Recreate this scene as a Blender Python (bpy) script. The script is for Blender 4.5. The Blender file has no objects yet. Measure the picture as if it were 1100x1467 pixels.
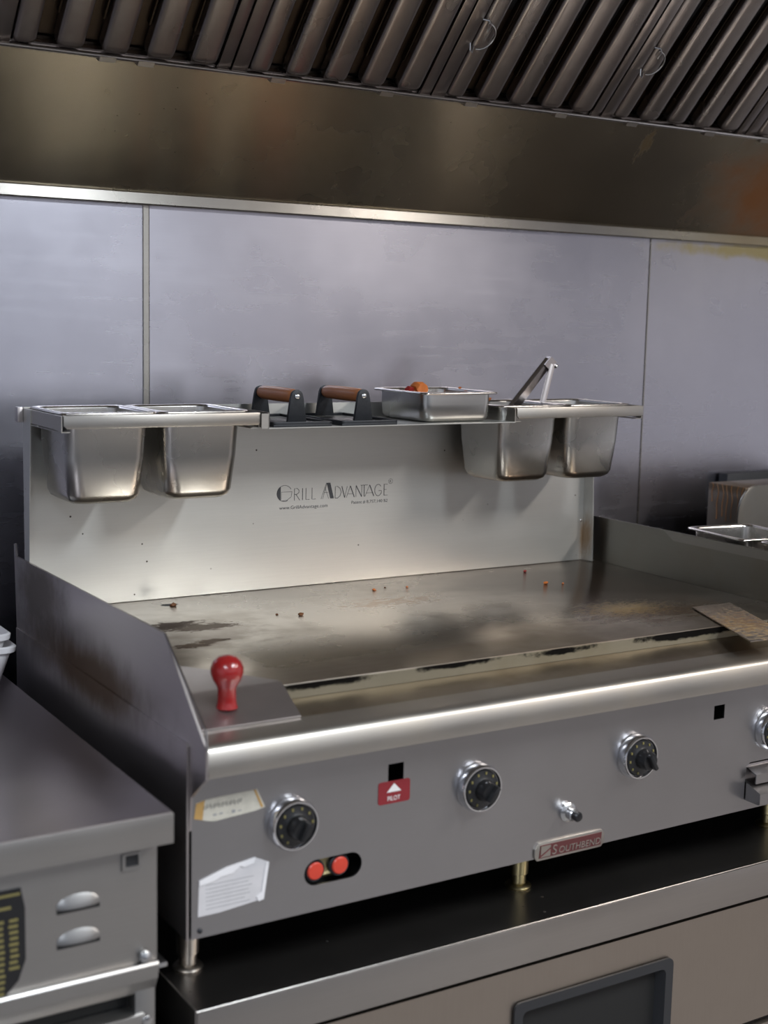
import bpy, bmesh, math, random
from mathutils import Vector, Matrix
random.seed(7)
S = bpy.context.scene
COL = S.collection
PI = math.pi

# ------------------------------------------------------------------ camera
cam = bpy.data.cameras.new('camera')
co = bpy.data.objects.new('camera', cam); COL.objects.link(co)
YAW, PIT, ROL = 0.5532, -0.1401, 0.0222
F = Vector((math.sin(YAW)*math.cos(PIT), math.cos(YAW)*math.cos(PIT), math.sin(PIT)))
r0 = Vector((math.cos(YAW), -math.sin(YAW), 0)); u0 = r0.cross(F)
rr = r0*math.cos(ROL) + u0*math.sin(ROL); uu = -r0*math.sin(ROL) + u0*math.cos(ROL)
m = Matrix((rr, uu, -F)).transposed().to_4x4(); m.translation = Vector((-0.68546, -1.56902, 0.81415))
co.matrix_world = m
cam.sensor_fit = 'VERTICAL'; cam.sensor_height = 36; cam.sensor_width = 27
cam.lens = 1949.28/1467*36
cam.clip_start = .05
cam.dof.use_dof = True; cam.dof.focus_distance = 2.45; cam.dof.aperture_fstop = 3.4
S.camera = co

# ------------------------------------------------------------------ world, lights, exposure
w = bpy.data.worlds.new('world'); S.world = w; w.use_nodes = True
w.node_tree.nodes['Background'].inputs[0].default_value = (.55, .57, .62, 1)
w.node_tree.nodes['Background'].inputs[1].default_value = .25
S.view_settings.view_transform = 'Standard'; S.view_settings.look = 'None'
S.view_settings.exposure = 0.0; S.view_settings.gamma = 1.0
S.view_settings.use_curve_mapping = False
def area(x, y, z, sx, sy, power, color, aim=None):
    l = bpy.data.lights.new('ceiling_lamp_light', 'AREA'); l.shape = 'RECTANGLE'
    l.size = sx; l.size_y = sy; l.energy = power; l.color = color
    o = bpy.data.objects.new('ceiling_lamp_light', l); COL.objects.link(o); o.location = (x, y, z)
    if aim:
        o.rotation_euler = (Vector(aim)-Vector((x, y, z))).to_track_quat('-Z', 'Y').to_euler()
    return o
WARM = (1, .93, .86); COOL = (.82, .9, 1)
area(1.05, -1.75, 1.96, .26, 1.15, 66, (.88, .95, 1))
area(2.60, -1.75, 1.96, .26, 1.15, 66, WARM)
area(-1.3, -1.9, 1.96, .26, 1.15, 48, COOL)

# ------------------------------------------------------------------ node helpers
class NT:
    def __init__(s, name):
        s.m = bpy.data.materials.new(name); s.m.use_nodes = True
        s.t = s.m.node_tree; s.b = s.t.nodes['Principled BSDF']
        g = s.t.nodes.new('ShaderNodeNewGeometry'); s.pos = g.outputs['Position']
    def lk(s, a, b): s.t.links.new(a, b)
    def put(s, sock, v):
        if isinstance(v, (int, float)): sock.default_value = v
        elif isinstance(v, (tuple, list)): sock.default_value = tuple(v) + ((1,) if len(v) == 3 and len(sock.default_value) == 4 else ())
        else: s.lk(v, sock)
    def math(s, op, a, b=0, clamp=False):
        n = s.t.nodes.new('ShaderNodeMath'); n.operation = op; n.use_clamp = clamp
        s.put(n.inputs[0], a); s.put(n.inputs[1], b); return n.outputs[0]
    def vec(s, op, a, b=(0, 0, 0)):
        n = s.t.nodes.new('ShaderNodeVectorMath'); n.operation = op
        s.put(n.inputs[0], a); s.put(n.inputs[1], b)
        return n.outputs['Value'] if op == 'LENGTH' else n.outputs[0]
    def noise(s, scale, detail=3, rough=.55, stretch=(1, 1, 1), off=(0, 0, 0), p=None):
        v = s.vec('MULTIPLY', p or s.pos, stretch)
        if off != (0, 0, 0): v = s.vec('ADD', v, off)
        n = s.t.nodes.new('ShaderNodeTexNoise'); s.lk(v, n.inputs['Vector'])
        n.inputs['Scale'].default_value = scale; n.inputs['Detail'].default_value = detail
        n.inputs['Roughness'].default_value = rough; return n.outputs[0]
    def ramp(s, v, a, b, c=0., d=1.):
        n = s.t.nodes.new('ShaderNodeMapRange'); n.interpolation_type = 'SMOOTHSTEP'
        s.put(n.inputs[0], v); s.put(n.inputs[1], a); s.put(n.inputs[2], b); s.put(n.inputs[3], c); s.put(n.inputs[4], d)
        return n.outputs[0]
    def mix(s, f, a, b):
        n = s.t.nodes.new('ShaderNodeMix'); n.data_type = 'RGBA'
        s.put(n.inputs[0], f); s.put(n.inputs[6], a); s.put(n.inputs[7], b); return n.outputs[2]
    def mixf(s, f, a, b):
        n = s.t.nodes.new('ShaderNodeMix'); n.data_type = 'FLOAT'
        s.put(n.inputs[0], f); s.put(n.inputs[2], a); s.put(n.inputs[3], b); return n.outputs[0]
    def bump(s, h, strength, dist=.001):
        n = s.t.nodes.new('ShaderNodeBump'); s.lk(h, n.inputs['Height'])
        n.inputs['Strength'].default_value = strength; n.inputs['Distance'].default_value = dist
        s.lk(n.outputs[0], s.b.inputs['Normal'])

def steel(name, base=(.55, .55, .55), rough=.32, brush='x', aniso=.5, var=.12, stains=(), metal=1., grime=0., grimecol=(.09, .065, .035),
          bump=.06, streak=.08, scratch=0., speck=0., rvar=.12, tang=None):
    """brushed metal; a stain is (centre, radii, colour, roughness, metallic, strength, noise amount, noise scale, stretch, hardness)"""
    n = NT(name)
    st = {'x': (1, 40, 40), 'y': (40, 1, 40), 'z': (40, 40, 1)}[brush]
    fine = n.noise(14, 2, .5, st)
    big = n.noise(3.2, 4, .6)
    med = n.noise(18, 2, .5, off=(3, 7, 1))
    k = n.math('ADD', 1 - var - streak/2, n.math('ADD', n.math('MULTIPLY', big, 2*var), n.math('MULTIPLY', fine, streak)))
    col = n.vec('MULTIPLY', base, (1, 1, 1)); 
    sc = n.t.nodes.new('ShaderNodeVectorMath'); sc.operation = 'SCALE'; n.lk(col, sc.inputs[0]); n.lk(k, sc.inputs['Scale']); col = sc.outputs[0]
    ro = n.math('ADD', rough - rvar/2, n.math('MULTIPLY', n.math('ADD', n.math('MULTIPLY', big, .9), n.math('MULTIPLY', med, .1)), rvar))
    me = metal
    if grime:
        g = n.math('MULTIPLY', n.ramp(n.math('ADD', n.math('MULTIPLY', big, .6), n.math('MULTIPLY', med, .4)), .45, .68), grime)
        col = n.mix(g, col, grimecol); ro = n.mixf(g, ro, rough + .15)
    if speck:
        v = n.t.nodes.new('ShaderNodeTexVoronoi'); n.lk(n.pos, v.inputs['Vector']); v.inputs['Scale'].default_value = speck
        v2 = n.ramp(v.outputs['Distance'], .05, .09, 1, 0)
        gate = n.ramp(n.noise(9, 2, off=(8, 1, 3)), .55, .6)
        f = n.math('MULTIPLY', v2, gate)
        col = n.mix(f, col, (.03, .018, .01)); me = n.mixf(f, me, .0)
    for (c, r, sc_, sr, sm, strength, nk, ns, stx, hard) in stains:
        d = n.vec('LENGTH', n.vec('DIVIDE', n.vec('SUBTRACT', n.pos, c), r))
        d = n.math('ADD', d, n.math('MULTIPLY', n.math('SUBTRACT', n.noise(ns, 5, .65, stx, (c[0]*9, c[1]*7, c[2]*5)), .5), nk))
        f = n.ramp(d, hard, 1., strength, 0.)
        col = n.mix(f, col, sc_); ro = n.mixf(f, ro, sr); me = n.mixf(f, me, sm)
    n.put(n.b.inputs['Base Color'], col); n.put(n.b.inputs['Roughness'], ro); n.put(n.b.inputs['Metallic'], me)
    if aniso:
        n.b.inputs['Anisotropic'].default_value = aniso
        n.put(n.b.inputs['Tangent'], n.vec('ADD', tang or {'x': (0, .6, .8), 'y': (0, 0, 1), 'z': (1, 0, 0)}[brush], (0, 0, 0)))
    h = fine
    if scratch:
        s1 = n.ramp(n.noise(6, 3, .5, (1, 14, 14), (5, 5, 5)), .5, .75)
        ro = n.math('ADD', ro, n.math('MULTIPLY', s1, scratch)); n.put(n.b.inputs['Roughness'], ro)
    if bump: n.bump(h, bump, .001)
    return n.m

def plain(name, base, rough=.5, metal=0., var=.08, bump=.1, scale=30, spec=None, coat=0):
    n = NT(name); k = n.noise(scale, 4, .6)
    dark = tuple(c*(1-var*1.5) for c in base); lite = tuple(min(1, c*(1+var)) for c in base)
    n.put(n.b.inputs['Base Color'], n.mix(k, dark, lite)); n.b.inputs['Roughness'].default_value = rough
    n.b.inputs['Metallic'].default_value = metal
    if coat: n.b.inputs['Coat Weight'].default_value = coat
    if bump: n.bump(k, bump, .001)
    return n.m
def wood(name):
    n = NT(name); k = n.noise(30, 4, .6, (6, .5, 6)); k2 = n.noise(90, 3, .6, (5, .4, 5))
    c = n.mix(n.math('ADD', n.math('MULTIPLY', k, .7), n.math('MULTIPLY', k2, .3)), (.26, .075, .025), (.58, .23, .09))
    n.put(n.b.inputs['Base Color'], c); n.b.inputs['Roughness'].default_value = .42; n.bump(k2, .15, .0006)
    return n.m

OLIVE = (.16, .125, .06); BLK = (.012, .011, .010); BRN = (.055, .028, .014)
M = {}
M['wall'] = steel('brushed wall panel steel', (.475, .468, .525), .27, 'x', .45, .16, bump=0, streak=.06, scratch=.025, rvar=.22,
                  stains=[((1.95, .85, 1.0), (.5, .2, .025), (.45, .36, .12), .5, .6, .8, 1.2, 14, (1, 1, 1), .3)])
M['hood'] = steel('greasy olive hood steel', (.30, .262, .20), .25, 'x', .9, .14, grime=.2, grimecol=(.16, .125, .06), bump=0, rvar=.12, tang=(0, -1, 1), speck=70,
                  stains=[((1.80, .75, 1.13), (.26, .6, .16), (.34, .13, .035), .45, .7, .85, 1.3, 9, (1, 1, 1), .05),
                          ((1.35, .70, 1.2), (.02, .3, .04), (.20, .12, .03), .5, .6, .6, 2.4, 40, (3, 1, 1), .2)])
M['trim'] = steel('bright rolled trim steel', (.42, .40, .37), .26, 'x', .6, .08, grime=.15, bump=.05, rvar=.1,
                  stains=[((1.85, .84, 1.02), (.3, .2, .05), (.42, .34, .22), .4, .8, .7, 1, 12, (1, 1, 1), .1)])
M['filter'] = steel('tarnished baffle steel', (.46, .415, .39), .28, 'z', .0, .16, grime=.4, grimecol=(.18, .12, .09), bump=.02, rvar=.15)
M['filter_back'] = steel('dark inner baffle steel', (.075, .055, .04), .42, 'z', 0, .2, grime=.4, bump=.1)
M['body'] = steel('griddle side steel', (.50, .46, .455), .38, 'y', .3, .08, grime=.0, bump=.05,
                  stains=[((-.003, .40, .270), (.05, .42, .072), (.085, .042, .014), .5, .5, .95, .9, 14, (1, 1, .5), .2),
                          ((-.003, .62, .35), (.05, .2, .12), (.05, .03, .012), .5, .6, .8, .9, 13, (1, 1, 1), .2)])
M['guard'] = steel('right guard steel', (.25, .24, .215), .34, 'y', .3, .1, grime=.2, grimecol=(.20, .15, .09), bump=.05)
M['hem'] = steel('guard hem steel', (.31, .295, .27), .34, 'y', .3, .1, bump=0)
M['panel'] = steel('front panel steel', (.41, .40, .405), .30, 'x', .5, .07, bump=.04, rvar=.12, streak=.05)
M['rail'] = steel('worn front rail steel', (.47, .445, .41), .36, 'x', .3, .12, grime=.25, grimecol=(.36, .29, .20), bump=0, rvar=.16)
M['splash'] = steel('new satin splash steel', (.56, .555, .53), .40, 'x', .3, .05, bump=.04, rvar=.12, metal=.85,
                    stains=[((1.212, .68, .36), (.012, .05, .07), (.22, .11, .02), .5, .4, .8, 1.0, 60, (1, 1, .3), .2)], speck=40)
M['pan'] = steel('pan stainless', (.54, .525, .50), .27, 'z', .25, .08, grime=.2, grimecol=(.32, .29, .25), bump=0, rvar=.16, streak=.05)
M['panrim'] = steel('pan rim stainless', (.68, .65, .63), .2, 'x', 0, .08, bump=.04, rvar=.1)
M['plate'] = steel('seasoned griddle plate steel', (.50, .44, .37), .28, 'x', .3, .14, grime=.5, grimecol=(.21, .155, .105), bump=0, rvar=.2, streak=.12, speck=55,
    stains=[((1.05, .45, .308), (.50, .44, .1), (.11, .07, .045), .22, .85, .95, 1.0, 4, (1, 2.2, 1), .2),
            ((.55, .12, .308), (.5, .10, .1), (.17, .13, .09), .34, .85, .7, .9, 5, (1, 3, 1), .2),
            ((.175, .475, .308), (.055, .032, .05), BRN, .6, 1, 1, 2.6, 40, (1, 2, 1), .75),
            ((.215, .445, .308), (.06, .025, .05), BRN, .6, 1, 1, 2.8, 46, (1, 2, 1), .75),
            ((.150, .335, .308), (.035, .016, .05), BRN, .6, 1, 1, 2.4, 60, (1, 2, 1), .75),
            ((.188, .352, .308), (.030, .012, .05), BRN, .6, 1, 1, 2.4, 60, (1, 2, 1), .75),
            ((.232, .632, .308), (.018, .012, .05), BLK, .6, 1, 1, 1.2, 50, (1, 2, 1), .6),
            ((.20, .40, .308), (.14, .13, .05), (.20, .14, .09), .45, .5, .45, 2.2, 22, (1, 1.5, 1), .2),
            ((.98, .20, .308), (.22, .09, .05), (.10, .055, .025), .25, .7, .85, 2.6, 14, (1, 3, 1), .2),
            ((.95, .25, .308), (.10, .06, .05), (.42, .27, .08), .5, .2, .55, 5, 60, (1, 6, 1), .02),
            ((.60, .485, .308), (.10, .04, .05), (.42, .24, .12), .5, .3, .5, 5, 55, (1, 2, 1), .02)])
M['edge'] = steel('charred plate edge', (.24, .215, .16), .45, 'x', 0, .1, grime=.5, grimecol=(.17,.14,.085), metal=.6, bump=.1,
    stains=[((.23, .07, .305), (.10, .1, .010), BLK, .7, 1, 1, 1.2, 30, (1, 1, 2), .6),
            ((.46, .07, .305), (.08, .1, .008), BLK, .7, 1, 1, 1.3, 30, (1, 1, 2), .6),
            ((.66, .07, .303), (.08, .1, .007), BLK, .7, 1, 1, 1.7, 40, (1, 1, 2), .5),
            ((.93, .07, .303), (.14, .1, .010), BLK, .7, 1, 1, 1.4, 30, (1, 1, 2), .6)])
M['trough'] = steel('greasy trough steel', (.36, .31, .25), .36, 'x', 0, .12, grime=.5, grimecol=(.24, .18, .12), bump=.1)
M['cover'] = steel('drain cover steel', (.46, .42, .42), .40, 'x', .2, .08, grime=.15, bump=.04)
M['counter'] = steel('dark counter steel', (.27, .255, .245), .30, 'x', .3, .12, bump=.03, rvar=.1, speck=35)
M['counteredge'] = steel('counter edge steel', (.42, .39, .365), .34, 'x', .4, .06, bump=.04)
M['drawer'] = steel('warm drawer steel', (.42, .365, .315), .40, 'z', .3, .08, grime=.15, grimecol=(.36, .30, .25), bump=.04)
M['table'] = steel('scuffed worktop steel', (.40, .36, .36), .36, 'x', .3, .14, bump=.05, rvar=.14)
M['tablefront'] = steel('worktop front steel', (.40, .39, .38), .36, 'x', .3, .08, bump=.04, rvar=.14)
M['tongs'] = steel('tongs steel', (.42, .38, .37), .25, 'z', 0, .15, bump=.05)
M['spatula'] = steel('spatula blade steel', (.36, .31, .27), .4, 'x', .2, .1, grime=.4, grimecol=(.22, .16, .11), bump=.08,
    stains=[((1.04, .03, .3), (.10, .13, .1), (.36, .23, .09), .6, .1, .8, 5, 90, (1, 1, 1), .02),
            ((1.06, .06, .3), (.12, .13, .1), (.12, .06, .03), .6, .1, .7, 5, 110, (1, 1, 1), .02)])
M['chrome'] = plain('chrome', (.72, .72, .74), .12, 1, .03, 0)
M['brass'] = plain('yellowed leg metal', (.52, .44, .24), .28, 1, .2, .05)
M['legsteel'] = plain('leg steel', (.55, .50, .44), .3, 1, .15, .05)
M['bolt'] = plain('bolt steel', (.62, .62, .62), .25, 1, .05, 0)
M['black'] = plain('black plastic', (.012, .012, .013), .3, 0, .1, .02)
M['blackhole'] = plain('black opening shade', (.008, .008, .008), .6)  # near-black colour stands in for shade inside openings, gaps and slots
M['iron'] = plain('cast iron', (.035, .037, .042), .5, .5, .25, .25, 120)
M['frameblack'] = plain('black handle frame plastic', (.022, .023, .026), .35, 0, .1, .05)
M['wood'] = wood('oiled wooden handle')
M['red'] = plain('red knob plastic', (.30, .014, .014), .25, 0, .25, .05, 45, coat=.5)
M['redbtn'] = plain('red orange button', (.60, .055, .03), .35)
M['redlabel'] = plain('red sticker', (.22, .018, .024), .4)
M['white'] = plain('white print', (.75, .73, .72), .5, bump=0)
M['paper'] = plain('white paper sticker', (.62, .60, .61), .6, 0, .1, .1)
M['oldpaper'] = plain('yellowed sticker', (.58, .55, .47), .6, 0, .2, .1, 60)
M['amber'] = plain('yellowed glue edge', (.50, .30, .10), .6, 0, .2, .1)
M['ink'] = plain('dark grey print', (.045, .045, .05), .5, bump=0)
M['greyink'] = plain('grey print', (.30, .30, .31), .5, bump=0)
M['yellowink'] = plain('yellow print', (.20, .17, .06), .5, bump=0)
M['foam'] = plain('white foam', (.80, .78, .79), .6)
M['badge'] = plain('badge maroon enamel', (.15, .05, .05), .35, .5)
M['foodorange'] = plain('orange food', (.60, .17, .035), .5, 0, .3, .4, 90)
M['foodred'] = plain('dark red food', (.30, .02, .015), .4, 0, .3, .4, 90)
M['foodbrown'] = plain('brown crumb', (.16, .06, .02), .6, 0, .3, .4, 90)
M['rice'] = plain('golden crumb', (.55, .28, .07), .6, 0, .3, .4, 90)
M['drip'] = plain('brown dried drip', (.30, .13, .04), .45, 0, .3, .2, 90)
M['drippy'] = steel('stained box steel', (.30, .26, .22), .38, 'z', 0, .1, grime=.4, bump=.08,
    stains=[((1.6, .68, .46), (.1, .3, .028), (.09, .055, .03), .5, .3, .9, .8, 40, (1, 1, 1), .5)])
M['plaster'] = plain('painted wall', (.62, .63, .68), .8)
M['darksurface'] = plain('dark matte surface', (.05, .05, .055), .5)
M['floor'] = plain('pale floor tile', (.24, .225, .22), .5, 0, .2)
M['ceiling'] = plain('ceiling tile', (.7, .7, .7), .9)

# ------------------------------------------------------------------ mesh helpers
def B(): return bmesh.new()
def box(bm, x0, x1, y0, y1, z0, z1, bev=0, seg=2):
    vs = [bm.verts.new((x, y, z)) for x in (x0, x1) for y in (y0, y1) for z in (z0, z1)]
    fs = [bm.faces.new([vs[i] for i in q]) for q in ((0, 1, 3, 2), (4, 6, 7, 5), (0, 4, 5, 1), (2, 3, 7, 6), (0, 2, 6, 4), (1, 5, 7, 3))]
    if bev:
        es = list({e for f in fs for e in f.edges})
        bmesh.ops.bevel(bm, geom=es, offset=bev, segments=seg, affect='EDGES', profile=.5)
    return bm
def prism(bm, pts, axis, a0, a1, bev=0):
    def mk(p, a):
        return {'x': (a, p[0], p[1]), 'y': (p[0], a, p[1]), 'z': (p[0], p[1], a)}[axis]
    A = [bm.verts.new(mk(p, a0)) for p in pts]; Bv = [bm.verts.new(mk(p, a1)) for p in pts]
    n = len(pts); fs = [bm.faces.new(A), bm.faces.new(Bv[::-1])]
    for i in range(n): fs.append(bm.faces.new((A[i], Bv[i], Bv[(i+1) % n], A[(i+1) % n])))
    if bev:
        bmesh.ops.bevel(bm, geom=list({e for f in fs for e in f.edges}), offset=bev, segments=2, affect='EDGES', profile=.5)
    return bm
def loft(bm, rings, cap0=True, cap1=True):
    R = [[bm.verts.new(p) for p in r] for r in rings]; n = len(R[0])
    for a, b in zip(R, R[1:]):
        for i in range(n): bm.faces.new((a[i], a[(i+1) % n], b[(i+1) % n], b[i]))
    if cap0: bm.faces.new(R[0][::-1])
    if cap1: bm.faces.new(R[-1])
    return bm
def rrect(cx, cy, a, b, r, z, n=7):
    out = []
    for sx, sy, t0 in ((1, 1, 0), (-1, 1, 90), (-1, -1, 180), (1, -1, 270)):
        for i in range(n):
            t = math.radians(t0 + 90*i/(n-1)); out.append((cx+sx*(a-r)+r*math.cos(t), cy+sy*(b-r)+r*math.sin(t), z))
    return out
def tube(bm, pts, r, n=12, cap=True):
    pts = [Vector(p) for p in pts]; rings = []; up = None
    for i, p in enumerate(pts):
        d = (pts[min(i+1, len(pts)-1)] - pts[max(i-1, 0)]).normalized()
        if up is None:
            up = Vector((0, 0, 1)) if abs(d.z) < .9 else Vector((1, 0, 0))
        s = d.cross(up).normalized(); up = s.cross(d).normalized()
        rad = r[i] if isinstance(r, (list, tuple)) else r
        rings.append([p + rad*(math.cos(2*PI*k/n)*s + math.sin(2*PI*k/n)*up) for k in range(n)])
    return loft(bm, rings, cap, cap)
def lathe(bm, prof, c, axis=(0, 0, 1), n=32):
    c = Vector(c); a = Vector(axis).normalized(); s = a.orthogonal().normalized(); t = a.cross(s)
    return loft(bm, [[c + a*h + max(r, 1e-4)*(math.cos(2*PI*k/n)*s + math.sin(2*PI*k/n)*t) for k in range(n)] for r, h in prof])
def blobm(bm, c, s, seed, sub=2):
    rnd = random.Random(seed); r = bmesh.ops.create_icosphere(bm, subdivisions=sub, radius=1)
    for v in r['verts']:
        k = 1 + rnd.uniform(-.28, .28); v.co = Vector((v.co.x*s[0]*k + c[0], v.co.y*s[1]*k + c[1], v.co.z*s[2]*k + c[2]))
    return bm
def plate_holes(bm, outer, holes, y0, y1):
    """flat plate in XZ with true holes, from y0 (front) to y1"""
    edges = []
    for loop in [outer] + holes:
        vs = [bm.verts.new((x, y0, z)) for x, z in loop]
        for i in range(len(vs)): edges.append(bm.edges.new((vs[i], vs[(i+1) % len(vs)])))
    r = bmesh.ops.triangle_fill(bm, use_beauty=True, use_dissolve=False, edges=edges)
    fs = [g for g in r['geom'] if isinstance(g, bmesh.types.BMFace)]
    e = bmesh.ops.extrude_face_region(bm, geom=fs)
    for g in e['geom']:
        if isinstance(g, bmesh.types.BMVert): g.co.y = y1
    return bm
def rr2(cx, cz, a, b, r, n=6): return [(p[0], p[1]) for p in rrect(cx, cz, a, b, r, 0, n)]

LOC = {}
def empty(name, loc, label, cat, group=None):
    o = bpy.data.objects.new(name, None); COL.objects.link(o); o.location = loc; o.empty_display_size = .05
    LOC[o.name] = Vector(loc); o['label'] = label; o['category'] = cat
    if group: o['group'] = group
    return o
def obj(name, bm, mat, parent=None, loc=None, ang=35, label=None, local=False):
    L = Vector((0, 0, 0))
    if parent is not None: L = LOC[parent.name]
    elif loc is not None: L = Vector(loc)
    else:
        xs = [v.co for v in bm.verts]
        L = Vector(((min(v.x for v in xs)+max(v.x for v in xs))/2, (min(v.y for v in xs)+max(v.y for v in xs))/2, min(v.z for v in xs)))
    if not local:
        for v in bm.verts: v.co -= L
    bmesh.ops.recalc_face_normals(bm, faces=bm.faces)
    me = bpy.data.meshes.new(name); bm.to_mesh(me); bm.free()
    for p in me.polygons: p.use_smooth = True
    me.set_sharp_from_angle(angle=math.radians(ang))
    me.materials.append(M[mat] if isinstance(mat, str) else mat)
    o = bpy.data.objects.new(name, me); COL.objects.link(o)
    LOC[o.name] = L
    if parent is not None: o.parent = parent
    else: o.location = L
    if label: o['label'] = label
    return o
def tag(o, label, cat, group=None, kind=None):
    o['label'] = label; o['category'] = cat
    if group: o['group'] = group
    if kind: o['kind'] = kind
    return o
def struct(name, bm, mat, label=None):
    o = obj(name, bm, mat); o['kind'] = 'structure'
    if label: o['label'] = label
    return o
def dup(root, loc, rotz, label):
    r = root.copy(); COL.objects.link(r); r.location = loc; r.rotation_euler = (0, 0, rotz); r['label'] = label
    for ch in list(root.children):
        c = ch.copy(); COL.objects.link(c); c.parent = r
        for g in list(ch.children):
            d = g.copy(); COL.objects.link(d); d.parent = c
    return r
def text(name, body, x, z, size, y, mat, parent, width=None, shear=0, label=None, ext=.0002, offset=0., sz=1.):
    cu = bpy.data.curves.new(name, 'FONT'); cu.body = body; cu.size = size; cu.shear = shear; cu.extrude = 0; cu.offset = offset
    t = bpy.data.objects.new(name, cu); COL.objects.link(t)
    dg = bpy.context.evaluated_depsgraph_get(); me = bpy.data.meshes.new_from_object(t.evaluated_get(dg))
    COL.objects.unlink(t); bpy.data.objects.remove(t)
    bm = B(); bm.from_mesh(me); bpy.data.meshes.remove(me)
    xs = [v.co.x for v in bm.verts]; k = width/(max(xs)-min(xs)) if width else 1; x00 = min(xs)
    for v in bm.verts: v.co = Vector((x + (v.co.x-x00)*k, y, z + v.co.y*sz))
    e = bmesh.ops.extrude_face_region(bm, geom=list(bm.faces))
    for g in e['geom']:
        if isinstance(g, bmesh.types.BMVert): g.co.y = y + ext
    return obj(name, bm, mat, parent, label=label)
def ribbon(bm, pts, wd, y, th=.0002, closed=False):
    pts = [Vector((p[0], 0, p[1])) for p in pts]; n = len(pts); L = []; R = []
    for i, p in enumerate(pts):
        a = pts[(i-1) % n] if (closed or i > 0) else p; b = pts[(i+1) % n] if (closed or i < n-1) else p
        d = (b-a).normalized(); s = Vector((-d.z, 0, d.x))*wd/2
        L.append(p+s); R.append(p-s)
    for i in range(n if closed else n-1):
        j = (i+1) % n
        q = [L[i], L[j], R[j], R[i]]
        prism(bm, [(v.x, v.z) for v in q], 'y', y, y+th)

# ------------------------------------------------------------------ room shell
WY = .85; FZ = -.76; CZ = 2.0
struct('floor', box(B(), -3, 4.6, -3.6, WY+.1, FZ-.05, FZ), 'floor')
struct('ceiling', box(B(), -3, 4.6, -3.6, WY+.1, CZ, CZ+.05), 'ceiling')
struct('wall_left', box(B(), -3.1, -3, -3.6, WY+.1, FZ, CZ), 'plaster')
struct('wall_right', box(B(), 4.6, 4.7, -3.6, WY+.1, FZ, CZ), 'plaster')
struct('wall_front', box(B(), -3, 4.6, -3.7, -3.6, FZ, CZ), 'plaster')
struct('dark_reflect_band', box(B(), -3, 4.6, -3.6, -3.57, FZ, .22), 'darksurface', 'unseen dark band added on the wall behind the viewer for reflections')  # added out of view so the wall steel reflects darker low down
wb = struct('wall_back', box(B(), -3, 4.6, WY+.008, WY+.1, FZ, CZ), 'darksurface')
LP = ((-2.2, .2715, 'left'), (.2835, 1.5175, 'middle'), (1.5215, 3.2, 'right'))
for a, b, s in LP:
    p = obj('steel_panel', box(B(), a, b, WY, WY+.0075, FZ+.1, 1.10, .0008, 1), 'wall', wb)
obj('seam_strip', box(B(), .2705, .2825, WY-.003, WY+.002, FZ+.1, 1.10, .001, 1), 'trim', wb, label='narrow bright seam strip')
obj('seam_strip', box(B(), 1.5185, 1.5212, WY-.0015, WY+.002, FZ+.1, 1.10), 'trim', wb)
for (lx, ly, lb) in ((1.05, -1.75, 'middle of the three ceiling light panels in front of the hood'), (2.6, -1.75, 'rightmost of the three ceiling light panels in front of the hood'), (-1.3, -1.9, 'leftmost of the three ceiling light panels in front of the hood')):
    c = empty('ceiling_light', (lx, ly, CZ), lb, 'light', 'ceiling light panels')
    bm = B()
    for x0, x1, y0, y1 in ((-.19, -.15, -.64, .64), (.15, .19, -.64, .64), (-.15, .15, -.64, -.60), (-.15, .15, .60, .64)):
        box(bm, lx+x0, lx+x1, ly+y0, ly+y1, CZ-.03, CZ)
    obj('frame', bm, 'white', c)

# ------------------------------------------------------------------ exhaust hood
FB_Y, FB_Z = .66, 1.236
hood = empty('exhaust_hood', (.9, .66, 1.01), 'olive-stained stainless exhaust hood spanning the wall above the griddle', 'range hood')
bm = B(); prism(bm, [(.838, 1.036), (WY, 1.036), (FB_Y+.012, FB_Z+.012), (FB_Y, FB_Z)], 'x', -1.6, 2.7)
obj('rear_panel', bm, 'hood', hood, label='dark greasy sloping rear panel with rust stain at right')
bm = B(); prism(bm, [(.833, 1.016), (.835, 1.0135), (.849, 1.0135), (.849, 1.038), (.838, 1.0375), (.834, 1.0345)], 'x', -1.6, 2.7)
obj('lower_trim', bm, 'trim', hood, label='bright rolled lower edge')
bm = B(); prism(bm, [(FB_Y-.012, FB_Z-.004), (FB_Y-.009, FB_Z-.007), (FB_Y+.012, FB_Z+.008), (FB_Y+.005, FB_Z+.02), (FB_Y-.002, FB_Z+.006)], 'x', -1.6, 2.7)
tube(bm, [(-1.6, FB_Y-.012, FB_Z-.003), (2.7, FB_Y-.012, FB_Z-.003)], .0032, 10); obj('filter_rail', bm, 'panrim', hood, label='thin bright ledge holding the filters')
def onrail(px):   # x on the rail line for a column of the picture, measured once
    return px
for cx in (.131, .198, .445, .67, .86, 1.08, 1.268, 1.49, 1.66):
    bm = B(); prism(bm, [(FB_Y-.0135, FB_Z-.003), (FB_Y-.016, FB_Z-.005), (FB_Y-.009, FB_Z-.012), (FB_Y+.004, FB_Z-.006), (FB_Y+.004, FB_Z)], 'x', cx-.014, cx+.014)
    obj('clip', bm, 'rail', hood)
bm = B(); box(bm, -1.6, 2.7, -.45, -.43, 1.5, 1.97); box(bm, -1.6, 2.7, -.45, WY+.005, 1.955, 1.975)
box(bm, -1.62, -1.6, -.45, WY, 1.1, 1.97); box(bm, 2.7, 2.72, -.45, WY, 1.1, 1.97)
obj('canopy', bm, 'hood', hood)
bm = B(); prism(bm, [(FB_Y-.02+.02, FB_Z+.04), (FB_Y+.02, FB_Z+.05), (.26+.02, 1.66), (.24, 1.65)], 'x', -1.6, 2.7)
obj('filter_backing', bm, 'blackhole', hood)

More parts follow.
